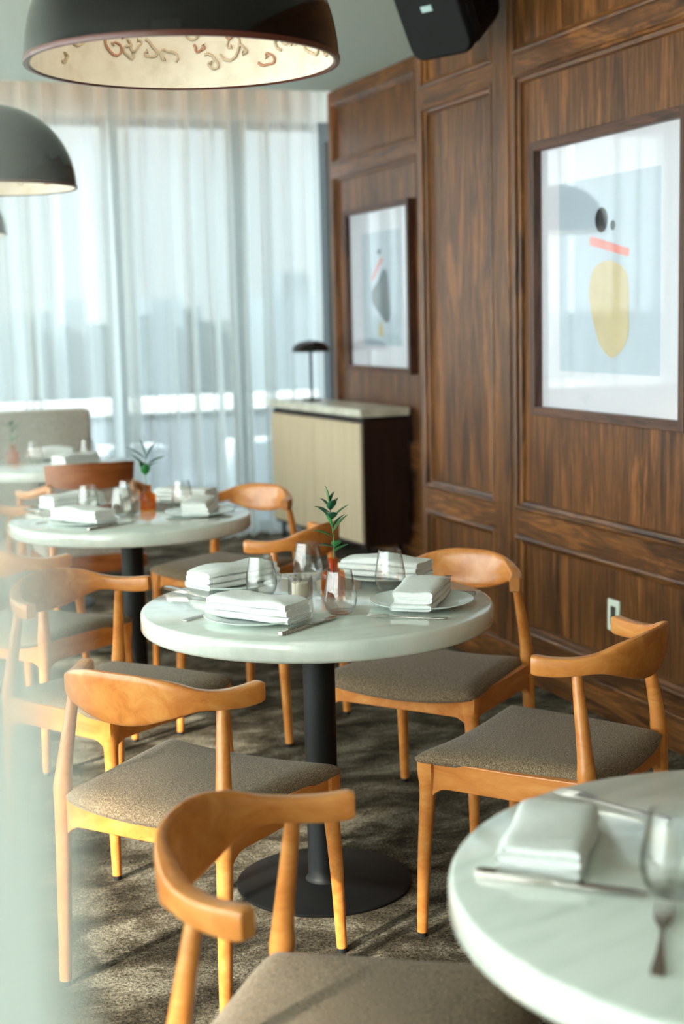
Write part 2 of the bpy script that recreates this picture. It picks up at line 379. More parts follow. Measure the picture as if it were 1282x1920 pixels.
glazing(2, False, -3.0, 9.7, -3.6, (-2.9, -1.4, .1, 1.6, 3.1, 4.6, 6.1, 7.6, 9.1))
bm = bmesh.new(); box(bm, -3.6, 3.6, 9.55, 9.66, 2.80, 3.2); struct(link('wall_far', bm, M['plaster_wall']))
bm = bmesh.new(); box(bm, -3.66, -3.55, -3.0, 9.7, 2.80, 3.2); struct(link('wall_left', bm, M['plaster_wall']))
# dark window post showing between the curtain and the panelling
struct(link('trim_20', bxm(3.42, 3.5, 9.10, 9.16, 0, 2.62), M['post'], bevel=.003))

# sheer curtains
def curtain(horizontal, u0, u1, at, z0, z1, seed, lam=.15, amp=.085, gather=()):
    rnd = random.Random(seed); bm = bmesh.new(); n = int((u1-u0)/.009); ph = 0; prev = None
    lvl = 14; fr = [rnd.uniform(.75, 1.3) for _ in range(400)]; am = [rnd.uniform(.45, 1.25) for _ in range(400)]; sk = [rnd.uniform(-.02, .02) for _ in range(400)]
    for i in range(n+1):
        u = u0 + (u1-u0)*i/n
        g = 1
        for gc, gw, gs in gather: g += gs*math.exp(-((u-gc)/gw)**2)
        k = int(ph/(2*pi)); ph += 2*pi*(u1-u0)/n/(lam*fr[k % 400])*g
        f = (ph/(2*pi)) % 1; A = lerp(am[k % 400], am[(k+1) % 400], sstep(f))
        col = []
        for j in range(lvl+1):
            t = j/lvl; z = lerp(z0, z1, t)
            spread = 1 - .35*t
            d = amp*A*spread*(sin(ph) + .35*sin(2.3*ph+k) * (1-t*.5)) + .02*sin(u*1.7+seed) + .01*sin(z*2+u*4)
            du = lerp(sk[k % 400], sk[(k+1) % 400], sstep(f))*(1-t)
            uu = u + du + .030*cos(2*ph)*A*(1-.4*t)
            col.append(bm.verts.new((uu, at+d, z) if horizontal else (at+d, uu, z)))
        if prev:
            for j in range(lvl): bm.faces.new((prev[j], col[j], col[j+1], prev[j+1]))
        prev = col
    o = link('sheer_curtain', bm, M['sheer'], smooth=True, autosm=False)
    return o
tag(curtain(True, 2.84, 3.43, 9.28, .012, 3.10, 3, gather=((2.82, .06, 1.6),)), 'narrow white sheer curtain panel behind the beige cabinet and table lamp', 'curtain')
tag(curtain(True, .31, 2.81, 9.28, .012, 3.10, 5, gather=((2.84, .07, 1.6), (2.1, .05, .8))), 'wide white sheer curtain across the far window behind the dining tables', 'curtain')
tag(curtain(True, -3.1, .27, 9.28, .012, 3.10, 9), 'white sheer curtain at the far window, left of the grey sofa', 'curtain')
tag(curtain(False, 3.0, 9.1, -3.3, .012, 2.92, 11), 'white sheer side curtain on the left window wall, half toward the sofa', 'curtain')
tag(curtain(False, -2.9, 2.95, -3.3, .012, 2.92, 12), 'white sheer side curtain on the left window wall, half toward the glass screen', 'curtain')

# warm cove strip over the far curtain
led = link('cove_light', bxm(-3.2, 3.38, 9.03, 9.045, 3.06, 3.075), M['led']); tag(led, 'warm light strip hidden in the ceiling recess above the far curtain', 'light')
light('cove_glow', 'AREA', (1.0, 9.06, 3.04), (1.0, 9.24, 2.6), 6, (1.0, .50, .24), shape='RECTANGLE', size=4.8, size_y=.03)

# ------------------------------------------------------------------ elbow chair
RAIL = [(.236, -.078, .698), (.218, -.125, .694), (.197, -.170, .696), (.168, -.210, .702), (.125, -.243, .704), (.065, -.263, .701), (0, -.269, .699)]
RH = [.046, .043, .040, .046, .080, .110, .118]      # height of section
RT = [.033, .034, .034, .032, .026, .021, .020]      # thickness
def rail_mesh():
    full = RAIL + [(-x, y, z) for x, y, z in RAIL[-2::-1]]; H = RH + RH[-2::-1]; T = RT + RT[-2::-1]
    n = 72; C = crv(full, n); bm = bmesh.new(); rings = []
    hs = crv([(h, t, 0) for h, t in zip(H, T)], n); K = 20
    for i, p in enumerate(C):
        t = (C[min(i+1, n)]-C[max(i-1, 0)]); t.z = 0; t.normalize(); s = Vector((0, 0, 1)).cross(t); h, th = hs[i].x/2, hs[i].y/2
        if i in (0, n): h *= .90; th *= .88
        lean = .16*sstep((h*2-.05)/.06)
        # outward direction (away from the seat centre)
        if s.dot(Vector((p.x, p.y+.1, 0))) < 0: s = -s
        ring = []
        for k in range(K):
            a = 2*pi*k/K; ca, sa = cos(a), sin(a); e = .32 + .3*sstep((h*2-.05)/.05)
            dx = math.copysign(abs(ca)**e, ca)*th; dz = math.copysign(abs(sa)**e, sa)*h
            ring.append(bm.verts.new(p + s*(dx + lean*dz) + Vector((0, 0, dz))))
        rings.append(ring)
    for a, b in zip(rings, rings[1:]):
        for k in range(K): bm.faces.new((a[k], a[(k+1) % K], b[(k+1) % K], b[k]))
    for r, q in ((rings[0], C[0]-(C[1]-C[0]).normalized()*.003), (rings[-1], C[-1]-(C[-2]-C[-1]).normalized()*.003)):
        c = sum((v.co for v in r), Vector())/K; off = (q-c); inner = [bm.verts.new(c+(v.co-c)*.93+off) for v in r]
        for k in range(K): bm.faces.new((r[k], r[(k+1) % K], inner[(k+1) % K], inner[k]))
        bm.faces.new(inner)
    return bm
def pad_mesh():
    bm = bmesh.new(); nu, nv = 28, 24; top = []; bot = []
    def P(u, v):
        y = lerp(-.222, .232, (v+1)/2); y += .010*(1-u*u)*(1 if v > 0 else -1)*abs(v)**6
        hw = lerp(.207, .258, (v+1)/2) - .004*(1-v*v)
        # rounded corners
        cu = abs(u)**7*abs(v)**7
        x = u*hw*(1-.035*cu); y = y*(1-.035*cu)
        return x, y
    def dip(u, v):
        d = .020*(1-u*u)*max(0, v)**3 + .012*(1-u*u)*max(0, -v)**3 + .004*(1-u*u)
        return d
    for j in range(nv+1):
        v = -1+2*j/nv; ra = []; rb = []
        for i in range(nu+1):
            u = -1+2*i/nu; x, y = P(u, v); e = max(abs(u), abs(v))
            edge = .020*(max(0, (e-.80)/.20))**2.2
            z = .462 + .006*(1-u*u)*(1-v*v) - dip(u, v) - edge
            ra.append(bm.verts.new((x, y, z)))
            rb.append(bm.verts.new((x*.985, y*.985, .430 - dip(u, v)*.95)))
        top.append(ra); bot.append(rb)
    for j in range(nv):
        for i in range(nu):
            bm.faces.new((top[j][i], top[j][i+1], top[j+1][i+1], top[j+1][i]))
            bm.faces.new((bot[j][i], bot[j+1][i], bot[j+1][i+1], bot[j][i+1]))
    def side(A, B):
        for k in range(len(A)-1): bm.faces.new((A[k], A[k+1], B[k+1], B[k]))
    side(top[0], bot[0]); side(top[-1], bot[-1]); side([r[0] for r in top], [r[0] for r in bot]); side([r[-1] for r in top], [r[-1] for r in bot])
    return bm
def apron(p0, p1, th=.020, mid_dip=.014):
    """board between two legs, its lower corners curving into the legs"""
    a, b = Vector(p0), Vector(p1); t = (b-a).normalized(); s = Vector((-t.y, t.x, 0)); Lg = (b-a).length; n = 24; bm = bmesh.new(); rings = []
    for i in range(n+1):
        q = i/n; d = min(q, 1-q)*Lg; top = .440 - mid_dip*(1-(2*q-1)**2)*1.25; bt = .372 - .030*(1-min(1, d/.045))**2
        c = a + t*(Lg*q)
        rings.append([bm.verts.new((c.x+s.x*k*th/2, c.y+s.y*k*th/2, z)) for k, z in ((-1, bt), (1, bt), (1, top), (-1, top))])
    for x, y in zip(rings, rings[1:]):
        for k in range(4): bm.faces.new((x[k], x[(k+1) % 4], y[(k+1) % 4], y[k]))
    bm.faces.new(rings[0]); bm.faces.new(rings[-1]); return bm
def make_chair(label, loc, rz, group):
    t = thing('elbow_chair', label, 'chair', loc, rz, group)
    link('back_rail', rail_mesh(), M['oak'], t, smooth=True)
    link('seat', pad_mesh(), M['seat'], t, smooth=True, autosm=False)
    for s in (-1, 1):
        rear = crv([(.220*s, -.222, .012), (.219*s, -.213, .20), (.219*s, -.203, .40), (.219*s, -.200, .45), (.216*s, -.195, .50), (.207*s, -.180, .60), (.198*s, -.166, .690)], 22)
        rr = [lerp(.0135, .0215, min(1, i/11)) if i <= 12 else lerp(.0215, .0115, ((i-12)/10)**.8) for i in range(23)]
        lg = link('leg', tubem(rear, rr, 16), M['oak'], t, smooth=True)
        link('glide', tubem([(.220*s, -.222, 0), (.220*s, -.222, .013)], .0115, 14), M['foot'], lg, smooth=True)
        fr = crv([(.245*s, .212, .012), (.240*s, .206, .20), (.232*s, .198, .36), (.231*s, .197, .432)], 16)
        fq = [lerp(.0125, .021, min(1, i/13)) for i in range(17)]
        lg = link('leg', tubem(fr, fq, 16, square=[0]*11+[.2, .45, .7, .85, .9, .9]), M['oak'], t, smooth=True)
        link('glide', tubem([(.245*s, .212, 0), (.245*s, .212, .013)], .011, 14), M['foot'], lg, smooth=True)
        link('side_apron', apron((.219*s, -.195, 0), (.231*s, .19, 0), mid_dip=.002), M['oak'], t, bevel=.003)
    link('front_apron', apron((-.228, .197, 0), (.228, .197, 0), mid_dip=.016), M['oak'], t, bevel=.003)
    link('rear_apron', apron((-.212, -.200, 0), (.212, -.200, 0), mid_dip=.010), M['oak'], t, bevel=.003)
    return t
T1, T2, T3, T4 = (1.219, 3.397), (1.157, 5.272), (1.163, 1.437), (1.20, 7.50)
def hd(deg): return radians(deg-90)
G1, G2 = 'elbow chairs around the nearer full table', 'elbow chairs around the middle table'
chB = make_chair('light oak elbow chair whose curved back rail faces us, in front of the central table', (.793, 3.048, 0), hd(38.4), G1)
chairs = [
 ((.805, 3.955), -56, 'light oak elbow chair left of the central table, facing right', G1),
 ((1.696, 3.752), -142.8, 'oak elbow chair behind the central table, against the panelled wall', G1),
 ((1.641, 2.960), 125.7, 'oak elbow chair at the right, in front of the wall outlet', G1),
 ((.71, 1.84), -38.4, 'nearest oak elbow chair, blurred at the bottom, drawn up to the foreground table', 'elbow chair at the foreground table'),
 ((1.542, 4.885), 131.8, 'oak elbow chair between the two tables, its rail seen behind the green sprig', G2),
 ((1.68, 5.77), -142, 'oak elbow chair behind the second table, next to the beige cabinet', G2),
 ((.731, 4.923), 38.4, 'oak elbow chair left of the second table, its seat seen beyond the nearer chair', G2),
 ((.74, 5.83), -58, 'washed-out oak elbow chair at the far left edge of the second table', G2),
]
for (x, y), a, lab, g in chairs: dup(chB, (x, y, 0), hd(a), lab, g)

# ------------------------------------------------------------------ round tables
def make_table(label, loc, group):
    t = thing('round_table', label, 'table', (loc[0], loc[1], 0), 0, group)
    R = .45; pr = [(0, .697), (R-.012, .697), (R-.004, .700), (R, .707), (R, .741), (R-.003, .747), (R-.009, .75), (0, .75)]
    link('tabletop', lathem(pr, 128), M['stone'], t, smooth=True)
    link('pedestal', lathem([(0, .008), (.052, .010), (.046, .016), (.0415, .024), (.0415, .67), (.06, .672), (.10, .69), (.10, .698), (0, .698)], 40), M['blackmetal'], t, smooth=True)
    link('base_plate', lathem([(0, 0), (.228, 0), (.23, .003), (.23, .007), (.225, .010), (.05, .0125), (0, .0125)], 96), M['blackmetal'], t, smooth=True)
    return t
GT = 'white round pedestal tables'
tb = make_table('central round white stone table on a black pedestal, in sharp focus', T1, GT)
dup(tb, (T2[0], T2[1], 0), 0, 'second round white table, further back at the left', GT)
dup(tb, (T3[0], T3[1], 0), .4, 'foreground round white table cut off by the right edge, blurred', GT)
dup(tb, (T4[0], T4[1], 0), 1.3, 'farthest white table in front of the grey sofa, mostly hidden', GT)

# ------------------------------------------------------------------ table ware
TZ = .7502
def plate_mesh():
    return lathem([(0, .004), (.060, .004), (.066, 0), (.072, .003), (.10, .008), (.130, .0165), (.1315, .0185), (.130, .0195), (.10, .0115), (.074, .0075), (0, .0075)], 72)
def napkin_mesh(seed, w=.245, d=.110, layers=3, h=.050):
    rnd = random.Random(seed); bm = bmesh.new(); lh = h/layers; K = 24; n = 20
    for l in range(layers):
        z0 = l*lh; dd = d*(1-.035*l) + rnd.uniform(-.004, .004); ww = w*(1-.01*l)+rnd.uniform(-.005, .005); ox = rnd.uniform(-.004, .004); oy = rnd.uniform(-.003, .003); rings = []
        pu = .0035*rnd.uniform(.5, 1.2)
        for i in range(n+1):
            u = -1+2*i/n; x = u*ww/2+ox; e = 1-.05*abs(u)**10; ring = []
            for k in range(K):
                a = 2*pi*k/K; ca, sa = cos(a), sin(a)
                y = math.copysign(abs(ca)**.35, ca)*dd/2*e + oy + .0015*sin(x*60+seed+l)
                z = z0 + lh*.5 + math.copysign(abs(sa)**.55, sa)*lh*.53 + (.0022*sin(x*33+l*2+seed)+.0015*sin(y*70+x*40+seed))*(1 if l == layers-1 and sa > 0 else .3)
                if l == layers-1 and sa > 0: z += pu*(1-u*u)*(1-ca*ca)
                if l == layers-1: z -= .004*abs(u)**6
                ring.append(bm.verts.new((x, y, max(.0003, z))))
            rings.append(ring)
        for a, b in zip(rings, rings[1:]):
            for k in range(K): bm.faces.new((a[k], a[(k+1) % K], b[(k+1) % K], b[k]))
        for r, s in ((rings[0], -1), (rings[-1], 1)):
            # folded edge: slightly sunk end
            c = sum((v.co for v in r), Vector())/K
            inn = [bm.verts.new(Vector((v.co.x - s*.003, c.y+(v.co.y-c.y)*.97, c.z+(v.co.z-c.z)*.6))) for v in r]
            for k in range(K): bm.faces.new((r[k], r[(k+1) % K], inn[(k+1) % K], inn[k]))
            bm.faces.new(inn)
    return bm
def glass_mesh():
    o = [(0, .0), (.022, .0), (.030, .004), (.0385, .018), (.0415, .034), (.0405, .052), (.036, .076), (.0300, .108)]
    i = [(.0290, .1085), (.0350, .076), (.0395, .052), (.0405, .034), (.0375, .020), (.029, .009), (.012, .007), (0, .007)]
    return lathem(o+i, 48)
def fork_mesh():
    bm = bmesh.new(); pts = []
    prof = [(-.095, .0075, .0030), (-.085, .0085, .0032), (-.04, .0050, .0030), (.0, .0030, .0030), (.025, .0028, .004), (.042, .0095, .006), (.058, .0125, .007), (.062, .0125, .0068)]
    rings = []
    for y, hw, z in prof:
        rings.append([bm.verts.new((s*hw, y, z+q)) for s, q in ((-1, -.0011), (1, -.0011), (1, .0011), (-1, .0011))])
    for a, b in zip(rings, rings[1:]):
        for k in range(4): bm.faces.new((a[k], a[(k+1) % 4], b[(k+1) % 4], b[k]))
    bm.faces.new(rings[0]); bm.faces.new(rings[-1])
    for x in (-.0106, -.0036, .0036, .0106):
        tube(bm, [(x, .060, .0066), (x, .080, .0048), (x*.97, .100, .0062)], [.0018, .0017, .0009], 8)
    return bm
def knife_mesh():
    bm = bmesh.new(); prof = [(-.11, .006, .0045), (-.10, .0085, .005), (-.02, .0065, .0045), (-.005, .0055, .004), (.0, .008, .0016), (.06, .0095, .0014), (.095, .0085, .0012), (.112, .003, .0010)]
    rings = []
    for y, hw, t in prof:
        sh = .0 if y < 0 else .002*(y/.11)
        rings.append([bm.verts.new((s*hw+sh, y, .0052 + q*t/1.0 - .0)) for s, q in ((-1, -1), (1, -1), (1, 1), (-1, 1))])
    for a, b in zip(rings, rings[1:]):
        for k in range(4): bm.faces.new((a[k], a[(k+1) % 4], b[(k+1) % 4], b[k]))
    bm.faces.new(rings[0]); bm.faces.new(rings[-1]); return bm
prot = {}
def single(kind, name, meshf, m, cat, smooth=True, bevel=0):
    def place(x, y, rz, label, group, z=TZ, tilt=0):
        if kind not in prot:
            o = link(name, meshf(), m, smooth=smooth, bevel=bevel); prot[kind] = o
        else:
            o = prot[kind].copy(); COL.objects.link(o)
        o.location = (x, y, z); o.rotation_euler = (tilt, 0, rz); tag(o, label, cat, group); return o
    return place
plate = single('plate', 'dinner_plate', plate_mesh, M['china'], 'plate')
glass = single('glass', 'stemless_glass', glass_mesh, M['tumbler'], 'glass')
fork = single('fork', 'fork', fork_mesh, M['steel'], 'fork', bevel=.0006)
knife = single('knife', 'knife', knife_mesh, M['steel'], 'knife', bevel=.0008)
def napkin(x, y, rz, label, group, seed, z, **kw):
    o = link('folded_napkin', napkin_mesh(seed, **kw), M['linen'], smooth=True); o.location = (x, y, z); o.rotation_euler = (0, 0, rz); tag(o, label, 'napkin', group); return o
def setting(tname, T, px, py, where, seed, group, cut=True, nz=0, drz=0):
    ph = atan2(py-T[1], px-T[0]); rz = ph - pi/2 + pi   # local +y points to the table centre
    plate(px, py, rz, 'white plate under the napkin %s' % where, 'dinner plates ' + group)
    napkin(px, py, rz+drz, 'folded white linen napkin %s' % where, 'napkins ' + group, seed, TZ+.0100)
    if cut:
        def loc(u, v): return px + cos(rz)*u - sin(rz)*v, py + sin(rz)*u + cos(rz)*v
        x, y = loc(-.155, .0); fork(x, y, rz+.03, 'steel fork %s' % where, 'forks ' + group)
        x, y = loc(.150, .0); knife(x, y, rz-.02, 'steel knife %s' % where, 'knives ' + group)
g = 'on the central table'
setting('t', T1, 1.015, 3.254, 'nearest on the left of the central table', 1, g)
setting('t', T1, 1.090, 3.712, 'at the far left of the central table', 2, g)
setting('t', T1, 1.440, 3.235, 'at the right of the central table', 3, g)
setting('t', T1, 1.505, 3.625, 'at the back right of the central table', 4, g)
for x, y, l in ((1.115, 3.535, 'clear stemless glass standing before the far left napkin of the central table'),
                (1.300, 3.690, 'tall-looking clear stemless glass at the back middle of the central table, behind the candle'),
                (1.222, 3.235, 'clear stemless glass nearest the front edge, before the amber bottle of the central table'),
                (1.450, 3.460, 'clear stemless glass in front of the back right napkin of the central table')):
    glass(x, y, 0, l, 'stemless glasses on the central table')
g = 'on the second table'
setting('t', T2, .955, 5.150, 'nearest on the left of the second table', 5, g)
setting('t', T2, 1.000, 5.600, 'behind, at the left of the second table', 6, g)
setting('t', T2, 1.395, 5.160, 'at the right of the second table', 7, g)
setting('t', T2, 1.440, 5.540, 'at the back right of the second table', 8, g)
for x, y, l in ((1.125, 5.270, 'clear stemless glass standing left of the amber bottle on the second table'),
                (1.200, 5.500, 'clear stemless glass behind the candle on the second table'),
                (1.030, 5.430, 'clear stemless glass in front of the rear left napkin of the second table'),
                (1.385, 5.375, 'clear stemless glass before the back right napkin of the second table')):
    glass(x, y, 0, l, 'stemless glasses on the second table')
g = 'on the farthest table'
setting('t', T4, 1.28, 7.75, 'at the back of the farthest table, before the sofa', 11, g, cut=False)
setting('t', T4, 1.33, 7.30, 'at the right of the farthest table', 12, g, cut=False)
glass(1.17, 7.60, 0, 'clear stemless glass left of the napkins on the farthest table', 'stemless glasses on the farthest table')
glass(1.44, 7.56, 0, 'clear stemless glass right of the napkins on the farthest table', 'stemless glasses on the farthest table')
# foreground table
napkin(.915, 1.645, radians(-38.4)+pi/2, 'thick folded white napkin lying on the blurred foreground table', 'napkin on the foreground table', 21, TZ, w=.195, d=.118, h=.042)
knife(.868, 1.535, atan2(1.473-1.616, .953-.797)-pi/2, 'dark steel knife lying in front of the thick napkin on the foreground table', 'cutlery on the foreground table')
fork(1.085, 1.76, atan2(-.08, .04)+pi/2, 'steel fork lying behind the thick napkin on the foreground table', 'cutlery on the foreground table')
fork(.895, 1.345, atan2(1.401-1.284, .936-.851)-pi/2, 'steel fork standing out at the right edge of the foreground table', 'cutlery on the foreground table')
glass(.985, 1.455, 0, 'blurred clear stemless glass at the right edge on the foreground table', 'stemless glass on the foreground table')

def votive(x, y, label):
    t = thing('votive_candle_holder', label, 'candle', (x, y, TZ), 0, 'ribbed candle holders')
    bm = bmesh.new(); n = 72; rows = []
    for r, z in ((.026, 0), (.030, .003), (.031, .02), (.031, .062), (.0285, .062), (.0275, .02), (.0265, .008)):
        rows.append([bm.verts.new(((r+(.0009*cos(18*2*pi*i/n) if z > .01 else 0))*cos(2*pi*i/n), (r+(.0009*cos(18*2*pi*i/n) if z > .01 else 0))*sin(2*pi*i/n), z)) for i in range(n)])
    for a, b in zip(rows, rows[1:]):
        for i in range(n): bm.faces.new((a[i], a[(i+1) % n], b[(i+1) % n], b[i]))
    bm.faces.new(rows[0]); bm.faces.new(rows[-1])
    link('ribbed_cup', bm, M['votive'], t, smooth=True)
    c = link('candle', lathem([(0, .009), (.022, .009), (.022, .044), (.020, .0455), (0, .0455)], 36), M['wax'], t, smooth=True)
    link('wick', tubem([(0, 0, .045), (.0005, 0, .051)], .0008, 6), M['wick'], c)
votive(1.195, 3.455, 'ribbed glass holder with a white candle, beside the amber bottle of the central table')
votive(1.170, 5.330, 'blurred glass holder with a candle left of the amber bottle of the second table')

def leaf(bm, base, direc, ln, wd, mi=0, droop=.15):
    d = Vector(direc).normalized(); s = d.cross(Vector((0, 0, 1)))
    if s.length < .05: s = Vector((1, 0, 0))
    s.normalize(); up = s.cross(d); b = Vector(base); n = 8; L_ = []; R_ = []; C_ = []
    for i in range(n+1):
        t = i/n; w_ = wd*sin(pi*t**.85)*.5; p = b + d*ln*t - Vector((0, 0, droop*ln*t*t)); C_.append(bm.verts.new(p))
        L_.append(bm.verts.new(p+s*w_+up*w_*.3)); R_.append(bm.verts.new(p-s*w_+up*w_*.3))
    for i in range(n):
        for A, B in ((L_, C_), (C_, R_)):
            try: f = bm.faces.new((A[i], A[i+1], B[i+1], B[i])); f.material_index = mi
            except Exception: pass
def bottle(x, y, rz, label, group, sprig, sc=1):
    t = thing('amber_bottle', label, 'vase', (x, y, TZ), rz, group); t.scale = (1.13, 1.13, 1.08)
    n = 48; bm = bmesh.new(); rows = []
    pr = [(.0, .0, 1), (.024, 0, 1), (.0275, .003, 1), (.0280, .02, 1), (.0280, .052, 1), (.0262, .059, .8), (.018, .064, .3), (.0128, .067, 0), (.0124, .083, 0), (.0150, .0845, 0), (.0152, .0895, 0), (.0128, .091, 0), (.0108, .089, 0), (.0108, .068, 0), (.0165, .061, .3), (.0255, .055, .9), (.0262, .02, 1), (.0245, .006, 1), (0, .005, 1)]
    for r, z, q in pr:
        if r == 0: rows.append([bm.verts.new((0, 0, z))]); continue
        ring = []
        for i in range(n):
            a = 2*pi*i/n + pi/4; mxx = max(abs(cos(a)), abs(sin(a))); f = (1-q*.75)+q*.75*min(1/mxx, 1.22); ring.append(bm.verts.new((r*f*cos(a), r*f*sin(a), z)))
        rows.append(ring)
    for a, b in zip(rows, rows[1:]):
        for i in range(n):
            j = (i+1) % n
            if len(a) == 1: bm.faces.new((a[0], b[i], b[j]))
            elif len(b) == 1: bm.faces.new((a[i], a[j], b[0]))
            else: bm.faces.new((a[i], a[j], b[j], b[i]))
    link('bottle', bm, M['amber'], t, smooth=True)
    sp = thing('leafy_sprig', sprig[0], 'plant', (x, y, TZ), rz, 'leafy sprigs in amber bottles'); sp.scale = (1.06, 1.06, 1.06) if y < 4 else (1.25, 1.25, 1.2)
    st = crv(sprig[1], 20); link('stem', tubem(st, [lerp(.0016, .0009, i/20) for i in range(21)], 8), M['stem'], sp, smooth=True)
    for (f, dx, dy, dz, ln, wd, mi) in sprig[2]:
        bm = bmesh.new(); p = st[int(f*20)]; leaf(bm, p, (dx, dy, dz), ln*1.25, wd*1.45); o = link('leaf', bm, M['leaf_dark' if mi else 'leaf'], sp, smooth=True, autosm=False)
        so = o.modifiers.new('thick', 'SOLIDIFY'); so.thickness = .0006
    return t
# leaf directions are given in the sprig's own axes: x to the right, y away, z up
sp1 = ('fresh green sprig with many small leaves in the amber bottle of the central table',
       [(0, 0, .010), (.002, 0, .07), (.004, 0, .12), (.001, 0, .17), (-.002, 0, .205), (-.006, 0, .232)],
       [(.38, .6, -.3, .5, .040, .020, 0), (.40, -.8, -.2, .3, .034, .018, 1), (.42, .3, .8, .4, .036, .018, 0),
        (.52, -.85, .1, .45, .046, .013, 0), (.55, .6, .2, .8, .052, .013, 0), (.62, -.35, -.2, .9, .040, .013, 0), (.60, .55, -.3, .75, .045, .013, 1),
        (.70, -.6, .1, .7, .040, .016, 1), (.72, .7, .1, .75, .050, .012, 0), (.74, .1, -.6, .6, .034, .018, 1),
        (.84, -.85, 0, .55, .038, .013, 1), (.86, .45, .2, .8, .034, .018, 1), (.87, .2, -.4, .7, .034, .018, 1), (.93, -.6, .1, .75, .030, .016, 1),
        (.95, .3, .1, .9, .034, .016, 0), (.98, -.15, 0, 1, .046, .018, 0)])
sp2 = ('leafy sprig with a few long dark leaves in the amber bottle of the second table',
       [(0, 0, .010), (-.002, 0, .08), (-.004, 0, .12), (-.002, 0, .15), (.001, 0, .175)],
       [(.45, .1, -.3, 1, .040, .020, 0), (.5, -.3, .2, .8, .045, .020, 0), (.52, .5, -.2, .8, .040, .018, 0), (.68, -.65, .1, .75, .058, .014, 0),
        (.70, .85, .1, .55, .062, .020, 1), (.66, .7, -.2, .4, .040, .012, 1), (.92, .45, .1, .9, .060, .022, 1), (.9, -.85, 0, .75, .066, .014, 1), (.95, -.25, 0, 1, .062, .015, 1)])
sp3 = ('hazy leafy sprig in the amber bottle of the farthest table, before the sofa', sp2[1], sp1[2][::2])
bottle(1.290, 3.465, radians(-21), 'square-shouldered amber glass bottle on the central table', 'amber bottles', sp1)
bottle(1.250, 5.380, radians(-21), 'square-shouldered amber glass bottle on the second table', 'amber bottles', sp2)
bottle(1.055, 7.58, radians(-21), 'hazy amber glass bottle on the farthest table', 'amber bottles', sp3)

# ------------------------------------------------------------------ pendant lamps
def pendant(label, loc):
    t = thing('dome_pendant_lamp', label, 'lamp', loc, 0, 'row of glossy dome pendant lamps')
    R, H = .300, .300; n = 96; P = []
    def prof(R, H, z0, k=24): return [(R*sin(pi/2*i/k)**.94 if i else 0, z0+H*cos(pi/2*i/k)) for i in range(k+1)]
    P = prof(R, H, .0); link('outer_shade', lathem([(0, H+.001)] + P[1:] + [(R-.004, .0), (R-.010, .002)], n), M['gloss_black'], t, smooth=True)
    Q = prof(R-.012, H-.014, .001); inn = link('inner_shade', lathem([(0, H-.013)] + Q[1:] + [(R-.004, .0005)], n), M['plaster'], t, smooth=True)
    link('rim_band', lathem([(R-.0105, .0018), (R-.006, -.002), (R+.0012, -.002), (R+.0022, .002), (R+.0016, .008), (R-.001, .008)], n), M['rim'], t, smooth=True)
    # moulded garland inside: scrolls and buds in low relief
    rnd = random.Random(4); bmA = bmesh.new(); bmB = bmesh.new()
    def S_(u, v):   # point on the inner shell ; u azimuth, v 0 rim .. 1 crown
        e = pi/2*(1-v); r = (R-.0155)*sin(e)**.94; return Vector((r*cos(u), r*sin(u), .002+(H-.018)*cos(e)))
    for k in range(84):
        u0 = 2*pi*k/84 + rnd.uniform(-.05, .05); v0 = rnd.uniform(.10, .34); tw = rnd.choice((-1, 1)); sz = rnd.uniform(.035, .09); a0 = rnd.uniform(0, 6); trn = rnd.uniform(1.0, 2.8); pts = []
        for i in range(18):
            a = a0 + i/17*trn*pi*tw; q = sz*(1-i/20)*(1+.25*sin(i*.9+k)); pts.append(S_(u0+q*cos(a)*1.25, v0+q*sin(a)*.8))
        tube(bmA if k % 4 else bmB, pts, [.0030-.00006*i for i in range(18)], 6)
        tube(bmA, [pts[-1], pts[-1]+(pts[-1]-pts[-3])*.1], [.006, .004], 6)
    for k in range(23):
        u0 = 2*pi*k/23; tube(bmA, [S_(u0+.10*sin(i*.7), .25+.045*i) for i in range(10)], .0035, 6)
    for nm, bb, mm in (('plaster_garland', bmA, 'ornament'), ('tinted_garland', bmB, 'relief_red')): link(nm, bb, M[mm], inn, smooth=True)['kind'] = 'stuff'
    link('suspension_cord', tubem([(0, 0, H-.01), (0, 0, 2.925-loc[2]-.02)], .004, 10), M['blackmetal'], t, smooth=True)
    link('ceiling_canopy', lathem([(0, 2.925-loc[2]), (.06, 2.925-loc[2]), (.06, 2.925-loc[2]-.02), (.01, 2.925-loc[2]-.03), (0, 2.925-loc[2]-.03)], 32), M['gloss_black'], t, smooth=True)
    bm = bmesh.new(); bmesh.ops.create_uvsphere(bm, u_segments=20, v_segments=12, radius=.028, matrix=Matrix.Translation((0, 0, .20)))
    link('bulb', bm, M['bulb'], t, smooth=True)
    l = bpy.data.lights.new('lamp_light', 'POINT'); lo = bpy.data.objects.new('lamp_light', l); COL.objects.link(lo); lo.parent = t; lo.location = (0, 0, .14); l.energy = 1.1; l.color = (1, .92, .80); l.shadow_soft_size = .04
    return t
pendant('nearest glossy black dome pendant lamp at the top, showing its plaster relief inside', (.747, 2.762, 1.962))
pendant('second glossy black dome pendant lamp, cut off by the left edge', (.750, 5.48, 1.968))
pendant('farthest dome pendant lamp, only its right edge at the left border', (.885, 8.28, 1.965))

# ------------------------------------------------------------------ cabinet with table lamp
cb = thing('low_cabinet', 'beige reeded cabinet with a dark wood side and stone top against the far panelled wall', 'cabinet', (3.10, 7.77, 0), radians(4.1))
